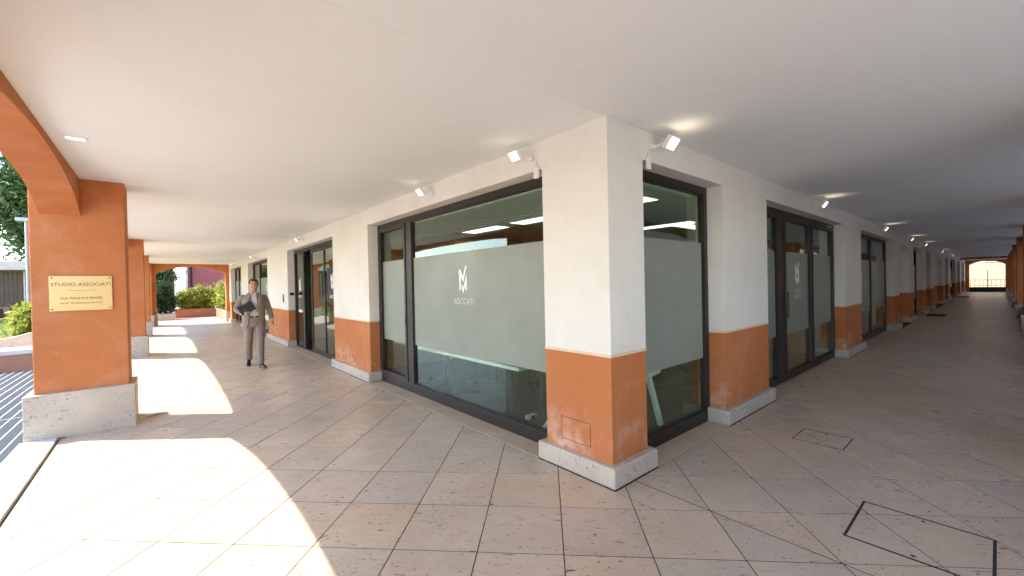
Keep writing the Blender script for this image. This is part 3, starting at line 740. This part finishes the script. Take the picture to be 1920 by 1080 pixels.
shrub(.42, 25.4, .40, .55, .8, .74, 3600, .085, M['leaf_lime'], 15, 'lime green shrub in the sunlit side planter, middle')
shrub(.45, 23.9, .40, .45, .6, .55, 2600, .085, M['leaf_lime'], 16, 'lime green shrub in the sunlit side planter, nearest the arch')
shrub(-2.45, 27.6, .28, .62, .55, .84, 7000, .055, M['leaf_dark'], 17, 'large dark green clipped bush past the left end arch', 'bush')
shrub(-3.8, 27.6, .28, .70, .55, .80, 5000, .055, M['leaf_dark'], 18, 'dark green bush half hidden by the end pier', 'bush')
tree(-4.3, 37.0, 7.0, 2.7, 14000, .11, M['leaf_dark'], 21, 'dark leafy tree beside the red building')
tree(-1.9, 42.0, 6.6, 1.35, 11000, .09, M['leaf_dark'], 23, 'dark slender tree against the corner of the red building')
tree(-2.75, 32.5, 3.7, 1.2, 6000, .07, M['leaf_mid'], 22, 'small light green tree beyond the dark bush')
M['rose'] = None
def rosemat():
    t = NT('rose_cladding'); p = t.pos(); n = t.noise(p, 1.5, 5)
    t.set(t.mix(t.ramp(n, .3, .7), (.36,.13,.125), (.42,.16,.15)), .75, 0, .3); return t.m
M['rose'] = rosemat()
rb = empty('red_building', (4.5, 45.2, -.14)); tag(rb, 'rose red building with board cladding and downpipe behind the shrubs', 'building')
MB().box(-5.2, 12, 0, 8, 0, 9).build('wall', M['rose'], rb)
for i in range(34): MB().box(-5.19, 12, -.03, -.001, .05+i*.26, .05+i*.26+.235).build('cladding_board', M['rose'], rb)
MB().tube([(-4.95, -.10, 0), (-4.95, -.10, 9)], .075, 10).build('downpipe', M['iron'], rb); MB().box(-5.35, -5.21, -.1, .6, 0, 9).build('corner_post', M['white'], rb)

# --- outside the near left arch
dk = MB(); M['deck'] = simple('blue_grey_paver', (.050,.060,.070), .9, 0, .2, 6, 0, .15); M['grout'] = simple('white_joint', (.72,.73,.74), .7)
pv = struct(MB().box(-5.9, -3.735, -6, 11.3, -.13, -.0468).build('paving', M['grout']))
for i in range(18):
    x = -3.745-i*.118
    for j in range(7):
        y0 = -6+j*2.47
        MB().box(x-.106, x, y0, y0+2.45, -.06, -.045).build('paver', M['deck'], pv)
t = empty('garden_bench_planter', (-6.3, 11.75, -.13)); tag(t, 'brown terracotta planter wall with pale coping outside the near left arch', 'planter')
MB().box(-3, 2.2, -.35, .35, 0, .42).build('wall', M['terracotta'], t, .01); MB().box(-3.03, 2.23, -.39, .39, .421, .52).build('coping', M['slab'], t, .012)
t = empty('curved_kerb', (0, 0, 0)); tag(t, 'pale curved concrete edging around the lawn', 'edging')
pts = [(-9+i*.35, 14.6, .33+.24*max(0, min(1, (i-7)/4.0))**2) for i in range(14)]; rings = []
for x, y, z in pts: rings.append([(x, y-.12, -.13), (x, y+.12, -.13), (x, y+.12, z), (x, y-.12, z)])
MB().loft(rings).build('kerb', M['plinth'], t, .02)
def grassmat():
    t = NT('lawn_soil'); p = t.pos(); t.set(t.mix(t.noise(p, 3, 5), (.16,.20,.05), (.24,.26,.08)), .95, 0, .1); return t.m
M['grass'] = grassmat()
lw = MB().box(-24, -4.3, 15, 36, -.13, .0); struct(lw.build('lawn', M['grass']))
gb = MB(); rr = np.random.default_rng(3); n = 14000
px = -11+6.5*rr.random(n); py = 15.1+20*rr.random(n); a = rr.random(n)*6.28; hh = .05+.07*rr.random(n)
for i in range(n):
    x, y = px[i], py[i]; dx, dy = math.cos(a[i])*.012, math.sin(a[i])*.012
    o = len(gb.v); gb.v += [(x-dx, y-dy, -.002), (x+dx, y+dy, -.002), (x+dy*2, y-dx*2, -.002+hh[i])]; gb.f.append((o, o+1, o+2))
M['blade'] = leafmat('grass_blade', (.20,.26,.05), (.30,.33,.10), (.24,.28,.07))
g_ = raw(gb, 'grass', M['blade'], None); stuff(g_); tag(g_, 'short sunlit lawn grass outside the near left arch', 'grass')
shrub(-5.18, 15.2, .02, .46, .45, .66, 4200, .075, M['leaf_lime'], 31, 'bright yellow green shrub left of the near orange pier')
shrub(-6.4, 27.5, .0, .9, .9, .7, 4000, .08, M['leaf_lime'], 32, 'round yellow green shrub on the lawn behind the near pier')
tree(-8.6, 46.0, 13.2, 4.7, 26000, .20, M['leaf_mid'], 33, 'broad leafy tree behind the low building', .3)
tree(-15.0, 8.0, 7.0, 2.6, 7000, .13, M['leaf_mid'], 35, 'leafy garden tree mirrored in the big left window', .2)
lp = empty('lamp_post', (-5.46, 16.0, 0)); tag(lp, 'slim grey lamp post beside the near orange pier', 'lamp post')
M['steel'] = simple('grey_steel', (.34,.38,.42), .4, .6, .08)
MB().tube([(0,0,0), (0,0,3.62)], [.045,.036], 12).build('post', M['steel'], lp); MB().tube([(0,0,0), (0,0,.05)], .09, 14).build('base', M['steel'], lp)
MB().box(-.20, .06, -.07, .07, 3.62, 3.72).build('lamp_head', M['steel'], lp, .02)
gr = empty('garage_building', (-12, 36.2, -.1)); tag(gr, 'low building with white fascia and brown shutters behind the lawn', 'building')
MB().box(-8, 7, .2, 6, 0, 3.1).build('wall', M['terracotta'], gr); MB().box(-8.3, 7.3, -.6, 6.2, 3.101, 3.62).build('fascia', M['slab'], gr, .02)
M['shutter'] = simple('brown_shutter', (.10,.075,.055), .6, 0, .2)
for i in range(12):
    s_ = empty('shutter', (-7.8+i*1.22, .15, .95), gr); MB().box(0, 1.12, 0, .06, 0, 2.1).build('panel', M['shutter'], s_)
    for k in range(6): MB().box(.06+k*.175, .06+k*.175+.12, -.02, -.001, .05, 2.05).build('slat', M['shutter'], s_)
    MB().box(1.135, 1.205, -.03, .06, 0, 2.1).build('post', M['slab'], s_)
# dark parked scooter far off on the lawn edge
t = empty('scooter', (-9.2, 33.4, .0)); t.rotation_euler.z = R(15); tag(t, 'dark parked scooter in front of the low building', 'scooter')
for sx in (-.48, .48): MB().tube([(sx, -.05, .22), (sx, .05, .22)], .22, 16).build('wheel', M['black'], t)
MB().loft([[(-.62,-.12,.42),(-.62,.12,.42),(-.62,.12,.62),(-.62,-.12,.62)], [(-.3,-.16,.30),(-.3,.16,.30),(-.3,.16,.74),(-.3,-.16,.74)], [(.0,-.15,.24),(.0,.15,.24),(.0,.15,.70),(.0,-.15,.70)], [(.08,-.15,.22),(.08,.15,.22),(.08,.15,.34),(.08,-.15,.34)], [(.36,-.15,.26),(.36,.15,.26),(.36,.15,.42),(.36,-.15,.42)]]).build('body', M['black'], t, .03)
MB().loft([[(.30,-.17,.3),(.30,.17,.3),(.38,.17,.3),(.38,-.17,.3)], [(.24,-.13,.95),(.24,.13,.95),(.32,.13,.95),(.32,-.13,.95)]]).build('leg_shield', M['black'], t, .02)
MB().tube([(.26,-.32,1.02),(.28,0,.98),(.26,.32,1.02)], .02, 8).build('handlebar', M['black'], t); MB().box(-.55,.02,-.13,.13,.70,.80).build('saddle', M['black'], t, .04)

# --- beyond the right end arch: railing and sunlit stone building
M['sandstone'] = simple('sandstone', (.42,.31,.20), .85, 0, .10, 3, .2); M['pale_stone'] = simple('pale_stone', (.46,.43,.38), .85, 0, .08, 3)
sb = empty('stone_building', (72, 0, -.14)); tag(sb, 'sunlit sandstone building framed by the far right arch', 'building')
MB().box(0, 10, -14, 10, 0, 14).build('wall', M['sandstone'], sb)
for i in range(12):
    for j in range(12):
        y0 = -6+j*.85+(.42 if i % 2 else 0)
        if 3.4 < .05+i*.42 < 4.7 and -2.6 < y0 < 0: continue
        MB().box(-.04, -.001, y0, y0+.83, .05+i*.42, .05+i*.42+.395).build('block', M['sandstone'] if y0 < .6 else M['pale_stone'], sb)
for y0 in (-4.3, -2.1, .2):
    wv = empty('window', (-.05, y0, 3.2), sb); MB().box(-.06, 0, -.1, 1.3, -.1, 1.9).build('frame', M['pale_stone'], wv); MB().box(-.08, -.061, 0, 1.2, 0, 1.8).build('pane', M['iron'], wv)
rl = empty('railing', (54.0, -1.27, 0)); tag(rl, 'thin iron railing across the far right arch', 'railing')
MB().box(-.02, .02, -1.5, 1.5, 1.02, 1.06).build('top_rail', M['iron'], rl); MB().box(-.02, .02, -1.5, 1.5, .50, .53).build('bottom_rail', M['iron'], rl)
for i in range(13): MB().box(-.012, .012, -1.5+i*.25-.012, -1.5+i*.25+.012, .0, 1.02).build('baluster', M['iron'], rl)
MB().box(-.03, .03, -.05, .0, 0, 1.9).build('post', M['iron'], rl)
M['grey_wall'] = simple('grey_render', (.20,.21,.24), .85, 0, .08, 2)
# added building across the street, out of view, cuts sky light in right walkway
fb = empty('sky_blocking_building', (20, -9.0, -.14)); tag(fb, 'grey plastered building added across the street to block sky light', 'building')
MB().box(-20, 34, -8, 0, 0, 18).build('wall', M['grey_wall'], fb)
for i in range(14):
    for k in range(2):
        e = empty('window', (-10.5+i*3.1, .002, 1.0+k*3.4), fb); MB().box(-.08, 1.38, 0, .05, -.08, 1.98).build('frame', M['pale_stone'], e); MB().box(0, 1.3, .051, .07, 0, 1.9).build('pane', M['iron'], e)

M['mat'] = simple('door_mat', (.022,.021,.022), .95, 0, .3, 60, .5)
for x0, x1, l in ((19.6, 20.8, 'dark doormat in front of the doorway past the first arched niche'), (38.8, 40.5, 'dark doormat far down the shaded walkway')):
    o = MB().box(x0, x1, -.60, -.10, .0015, .016).build('doormat', M['mat'], None, .004); tag(o, l, 'doormat', 'doormats along the walkway')

# ================================================================== WALKING MAN
M['suit'] = simple('taupe_suit', (.245,.195,.155), .85, 0, .14, 60, .15); M['shirt'] = simple('pale_shirt', (.62,.60,.64), .7, 0, .04)
M['skin'] = simple('skin', (.48,.25,.165), .5, 0, .06, 20); M['hair'] = simple('dark_hair', (.022,.014,.010), .55, 0, .3, 80)
M['shoe'] = simple('black_leather', (.012,.011,.011), .3, 0, .1); M['folder'] = simple('navy_folder', (.018,.022,.032), .5, 0, .1)
M['lip'] = simple('lip', (.34,.13,.10), .5); M['eye'] = simple('eye_dark', (.03,.02,.015), .25)
man = empty('person', (-1.165, 7.83, .001)); man.rotation_euler.z = R(-5)
tag(man, 'man in taupe suit and pale shirt walking with a dark folder under his arm', 'person')
def ell(c, rx, ry, n=20, p=2.3, tilt=0.0):
    out = []
    for k in range(n):
        a = 2*math.pi*k/n; ca, sa = math.cos(a), math.sin(a)
        x = rx*math.copysign(abs(ca)**(2/p), ca); y = ry*math.copysign(abs(sa)**(2/p), sa)
        out.append((c[0]+x, c[1]+y, c[2]+tilt*y))
    return out
def remesh(o, vox, sm=4):
    r = o.modifiers.new('remesh', 'REMESH'); r.mode = 'VOXEL'; r.voxel_size = vox; r.use_smooth_shade = True
    s_ = o.modifiers.new('smooth', 'SMOOTH'); s_.iterations = sm; s_.factor = .5
HX, HY, HZ = .005, -.035, 1.635        # head centre
body = MB()
# head: rings from chin to crown (z offset, half width, front, back)
HEAD = [(-.118,.026,.070,-.010),(-.108,.042,.084,.010),(-.088,.056,.090,.035),(-.060,.066,.091,.062),(-.030,.071,.092,.082),(.0,.0745,.091,.094),(.030,.0765,.092,.100),(.060,.075,.089,.099),(.085,.067,.077,.088),(.104,.051,.056,.066),(.116,.028,.028,.036),(.119,.006,.008,.008)]
def head_ring(dz, hw, f, b, grow=0.0, n=24):
    out = []
    for k in range(n):
        a = 2*math.pi*k/n; x = (hw+grow)*math.cos(a); s_ = math.sin(a)
        out.append((HX+x, HY+(b+grow)*s_ if s_ > 0 else HY+(f+grow)*s_, HZ+dz))
    return out
body.loft([head_ring(*h) for h in HEAD])
body.tube([(0, .005, 1.36), (0, .0, 1.46), (.003, -.012, 1.56)], [.07, .060, .056], 14)
body.tube([(HX, HY-.080, HZ+.028), (HX, HY-.096, HZ+.0), (HX, HY-.106, HZ-.022), (HX, HY-.092, HZ-.034)], [.008, .011, .0155, .009], 8)
body.ball((HX, HY-.086, HZ-.068), .026, .012, .013); body.ball((HX, HY-.078, HZ-.100), .026, .014, .016)
for sx in (-1, 1):
    body.ball((HX+sx*.079, HY+.012, HZ-.004), .010, .020, .032)
    body.ball((HX+sx*.036, HY-.070, HZ-.028), .024, .022, .020); body.ball((HX+sx*.032, HY-.082, HZ+.036), .024, .010, .007)
# trunk and limbs under the clothes, in one with the head
body.loft([ell((0,0,.90), .13, .09), ell((0,0,1.05), .125, .085), ell((0,0,1.25), .15, .10), ell((0,.01,1.38), .15, .085), ell((0,.01,1.44), .07, .06)])
SHO_R, ELB_R, WRI_R = (-.185,.01,1.405), (-.305,.045,1.155), (-.205,-.165,1.075)
SHO_L, ELB_L, WRI_L = (.185,.01,1.405), (.270,.055,1.145), (.318,-.035,.925)
body.tube([(-.10,.01,1.38), SHO_R, ELB_R, WRI_R], [.05,.045,.036,.026], 10); body.tube([(.10,.01,1.38), SHO_L, ELB_L, WRI_L], [.05,.045,.036,.026], 10)
for x, k, an in ((-.095, (-.095,.035,.50), (-.092,.27,.13)), (.095, (.088,-.115,.50), (.082,-.235,.10))): body.tube([(x, 0, .92), k, an], [.08,.05,.035], 10)
# left hand hanging: palm, four fingers, thumb
def lerp(a, b, t): return tuple(a[i]+(b[i]-a[i])*t for i in range(3))
wl_ = Vector(WRI_L); dn = Vector((.10,-.22,-1)).normalized()
palm = wl_ + dn*.055
body.loft([ell(tuple(wl_), .022, .028, 12), ell(tuple(wl_+dn*.035), .017, .040, 12), ell(tuple(wl_+dn*.075), .016, .043, 12), ell(tuple(wl_+dn*.095), .013, .038, 12)])
for i, (dy, L) in enumerate(((-.033,.066),(-.011,.076),(.011,.070),(.032,.056))):
    b0 = wl_+dn*.085+Vector((0, dy, 0)); curl = Vector((-.25, -.10, -1)).normalized()
    body.tube([tuple(b0), tuple(b0+dn*L*.5), tuple(b0+dn*L*.5+curl*L*.5)], [.0095,.009,.0075], 8)
b0 = wl_+dn*.03+Vector((-.004,-.034,0)); body.tube([tuple(b0), tuple(b0+Vector((-.010,-.024,-.030))), tuple(b0+Vector((-.018,-.030,-.060)))], [.012,.011,.009], 8)
# right hand gripping the lower edge of the folder: palm under, fingers up its front, thumb above
wr_ = Vector(WRI_R); dp = Vector((.72,-.62,.05)).normalized(); up_ = Vector((0,0,1)); side = dp.cross(up_).normalized()
def hring(c, a, b, n=12):
    return [tuple(c + up_*a*math.cos(2*math.pi*k/n) + side*b*math.sin(2*math.pi*k/n)) for k in range(n)]
body.loft([hring(wr_, .028, .022), hring(wr_+dp*.035, .038, .018), hring(wr_+dp*.072, .042, .017), hring(wr_+dp*.092, .036, .014)])
for i, (dz, L) in enumerate(((.030,.064),(.010,.074),(-.010,.068),(-.030,.054))):
    b0 = wr_+dp*.084+up_*dz; c1 = Vector((.95,-.10,.10)).normalized(); c2 = Vector((.80,.45,.05)).normalized()
    body.tube([tuple(b0), tuple(b0+c1*L*.5), tuple(b0+c1*L*.5+c2*L*.5)], [.0098,.009,.0078], 8)
b0 = wr_+dp*.03+up_*.034; body.tube([tuple(b0), tuple(b0+Vector((.012,-.012,.030))), tuple(b0+Vector((.040,-.014,.048)))], [.012,.011,.009], 8)
ob = body.build('body', M['skin'], man); remesh(ob, .0055, 3)
# face details
for sx in (-1, 1):
    MB().ball((HX+sx*.031, HY-.0855, HZ+.013), .0135, .006, .0062, 10, 6).build('eye', M['eye'], man, 0, True)
    MB().tube([(HX+sx*.014, HY-.0925, HZ+.033), (HX+sx*.032, HY-.0935, HZ+.039), (HX+sx*.052, HY-.080, HZ+.032)], [.004,.005,.003], 6).build('eyebrow', M['hair'], man, 0, True)
MB().tube([(HX-.027, HY-.086, HZ-.064), (HX, HY-.098, HZ-.070), (HX+.027, HY-.086, HZ-.064)], [.003,.0055,.003], 6).build('lips', M['lip'], man, 0, True)
# hair: offset head shell above a hairline
hm = MB(); n = 24; dense = []
for i in range(len(HEAD)-1):
    for k in range(4): dense.append(tuple(HEAD[i][j]+(HEAD[i+1][j]-HEAD[i][j])*k/4 for j in range(4)))
dense.append(HEAD[-1]); rngh = random.Random(9)
gr_ = [[(q[0]+rngh.uniform(-.0015,.0015), q[1]+rngh.uniform(-.0015,.0015), q[2]+(.010 if h[0] > .05 else 0)+rngh.uniform(-.002,.002)) for q in head_ring(h[0], h[1], h[2], h[3], .010, n)] for h in dense]
for i in range(len(gr_)-1):
    for k in range(n):
        a = 2*math.pi*(k+.5)/n; s_ = math.sin(a); z = dense[i][0]
        line = .068 if s_ < -.55 else (.020 if s_ < -.05 else (-.015 if s_ < .35 else -.055))
        if z >= line:
            o = len(hm.v); hm.v += [gr_[i][k], gr_[i][(k+1) % n], gr_[i+1][(k+1) % n], gr_[i+1][k]]; hm.f.append((o, o+1, o+2, o+3))
hb = hm.build('hair', M['hair'], man, 0, True); bm = bmesh.new(); bm.from_mesh(hb.data); bmesh.ops.remove_doubles(bm, verts=bm.verts, dist=.0001); bmesh.ops.recalc_face_normals(bm, faces=bm.faces); bm.to_mesh(hb.data); bm.free()
sd = hb.modifiers.new('solid', 'SOLIDIFY'); sd.thickness = .012; sd.offset = -1
# shirt and collar
sm_ = MB().loft([ell((0,0,.98), .158, .112), ell((0,0,1.10), .160, .115), ell((0,-.002,1.25), .178, .122), ell((0,.0,1.37), .172, .105), ell((0,.005,1.43), .105, .085), ell((0,-.002,1.475), .066, .066)])
sm_.build('shirt', M['shirt'], man, 0, True)
for sx in (-1, 1): MB().add([(sx*.004,-.078,1.462), (sx*.050,-.066,1.500), (sx*.066,-.020,1.508), (sx*.060,-.050,1.452), (sx*.030,-.092,1.430)], [(0,1,2,3,4) if sx > 0 else (4,3,2,1,0)]).build('collar', M['shirt'], man).modifiers.new('solid', 'SOLIDIFY').thickness = .006
for i in range(5): MB().ball((.0, -.122+.004*abs(i-2), 1.34-i*.075), .005, .003, .005, 8, 6).build('button', M['desk_white'], man)
# trousers
tm = MB()
tm.loft([ell((0,0,.80), .168, .118), ell((0,0,.88), .172, .122), ell((0,0,.96), .160, .115), ell((0,0,1.0), .155, .111)])
def leg_tube(pts, rad): 
    rings = []
    for i, (q, (ra, rb_)) in enumerate(zip(pts, rad)): rings.append(ell(q, ra, rb_, 20, 2.1))
    tm.loft(rings)
leg_tube([(-.082,0,.88), (-.092,.012,.74), (-.098,.026,.62), (-.098,.050,.50), (-.096,.115,.36), (-.092,.20,.22), (-.090,.262,.105)], [(.088,.108),(.087,.100),(.079,.090),(.070,.080),(.066,.075),(.061,.070),(.060,.072)])
leg_tube([(.082,0,.88), (.094,-.040,.74), (.095,-.082,.62), (.090,-.118,.50), (.087,-.152,.36), (.085,-.190,.22), (.083,-.222,.085)], [(.088,.108),(.087,.100),(.079,.090),(.071,.080),(.066,.075),(.061,.070),(.060,.074)])
tr_ = tm.build('trousers', M['suit'], man); remesh(tr_, .011, 4)
dx = tr_.modifiers.new('folds', 'DISPLACE'); tx = bpy.data.textures.new('folds', 'CLOUDS'); tx.noise_scale = .09; dx.texture = tx; dx.strength = .016; dx.mid_level = .5
MB().loft([ell((0,0,.985), .162, .117), ell((0,0,1.018), .161, .116)]).build('belt', M['shoe'], man, 0, True); MB().box(-.018, .018, -.124, -.114, .988, 1.016).build('belt_buckle', M['steel'], man)
# jacket: open shell with a front gap, plus sleeves
JR = [(.775,.205,.140,.62),(.84,.207,.142,.52),(.92,.202,.138,.42),(1.00,.195,.134,.34),(1.10,.192,.134,.30),(1.20,.203,.142,.30),(1.30,.214,.146,.33),(1.36,.213,.136,.36),(1.405,.198,.118,.42),(1.440,.155,.098,.50),(1.470,.100,.082,.62),(1.500,.074,.072,.78)]
rings = []; n = 30
for z, hw, hd, gap in JR:
    ring = []
    for k in range(n+1):
        a = -math.pi/2+gap+(2*math.pi-2*gap)*k/n; ca, sa = math.cos(a), math.sin(a); p = 2.35
        ring.append((hw*math.copysign(abs(ca)**(2/p), ca), (.012 if z > 1.38 else .0)+hd*math.copysign(abs(sa)**(2/p), sa), z))
    rings.append(ring)
jm = MB().loft(rings, False, False); jk = jm.build('jacket', M['suit'], man, 0, True)
sd = jk.modifiers.new('solid', 'SOLIDIFY'); sd.thickness = .014; sd.offset = -1
sb2 = jk.modifiers.new('sub', 'SUBSURF'); sb2.levels = 1; sb2.render_levels = 1
dx = jk.modifiers.new('folds', 'DISPLACE'); dx.texture = tx; dx.strength = .014; dx.mid_level = .5
def bez(a, b, c, k=6): return [tuple((1-t)**2*Vector(a)+2*t*(1-t)*Vector(b)+t*t*Vector(c)) for t in [i/k for i in range(k+1)]]
for sh, el, wr2 in ((SHO_R, ELB_R, WRI_R), (SHO_L, ELB_L, WRI_L)):
    inn = (sh[0]*.72, .008, 1.418); e0 = lerp(sh, el, .8); e1 = lerp(el, wr2, .25); pts = [inn, sh] + [lerp(sh, el, .35), e0, el, e1, lerp(el, wr2, .7), lerp(el, wr2, .95)]
    q = MB().tube(pts, [.052,.066,.064,.058,.056,.053,.046,.041], 14).build('sleeve', M['suit'], man, 0, True)
    s3 = q.modifiers.new('sub', 'SUBSURF'); s3.levels = 1; s3.render_levels = 1; d3 = q.modifiers.new('folds', 'DISPLACE'); d3.texture = tx; d3.strength = .014; d3.mid_level = .5
    MB().tube([lerp(el, wr2, .93), lerp(el, wr2, 1.02)], [.034,.033], 14).build('cuff', M['shirt'], man, 0, True)
# lapels
for sx in (-1, 1):
    v = [(sx*.045,-.104,1.470), (sx*.082,-.062,1.487), (sx*.128,-.118,1.375), (sx*.098,-.140,1.345), (sx*.118,-.146,1.318), (sx*.052,-.140,1.10), (sx*.040,-.130,1.12), (sx*.050,-.139,1.25)]
    f = [(0,1,2,3,7), (3,4,5,7), (7,5,6)]
    if sx < 0: f = [q[::-1] for q in f]
    lp_ = MB().add(v, f).build('lapel', M['suit'], man); l2 = lp_.modifiers.new('solid', 'SOLIDIFY'); l2.thickness = .008; l2.offset = 0
# shoes
def shoe(x, y, z, pitch, toe):
    sm2 = MB(); rings = []
    for t, hw, h in ((.0,.026,.055),(.03,.036,.085),(.08,.038,.092),(.13,.040,.074),(.18,.046,.056),(.23,.044,.046),(.265,.032,.038),(.285,.012,.026)):
        q = []
        for k in range(14):
            a = math.pi*k/13; q.append((hw*math.cos(a), -t, h*max(0.0, math.sin(a))**.75))
        rings.append(q)
    sm2.loft(rings); c, s_ = math.cos(pitch), math.sin(pitch)
    sm2.v = [(x+p_[0]+toe*(-p_[1]), y+(p_[1]+.08)*c-p_[2]*s_, z+(p_[1]+.08)*s_+p_[2]*c) for p_ in sm2.v]
    return sm2.build('shoe', M['shoe'], man, .004, True)
shoe(-.090, .262, .055, R(16), -.10); shoe(.083, -.225, .004, R(-1), .22)
# the folder is a thing of its own, held against his side
fo = empty('folder', (0, 0, 0)); tag(fo, 'dark navy document folder held under the walking man\'s arm', 'folder')
fo.location = man.matrix_basis @ Vector((-.125, -.185, 1.185)); fo.rotation_euler = (R(-8), R(-27), R(4))
MB().box(-.135, .135, -.011, .011, -.095, .095).build('cover', M['folder'], fo, .006); MB().box(-.131, .137, -.007, .007, -.091, .091).build('pages', M['shirt'], fo)
MB().box(-.142, -.1352, -.0105, .0105, -.09, .09).build('spine', M['folder'], fo, .003)
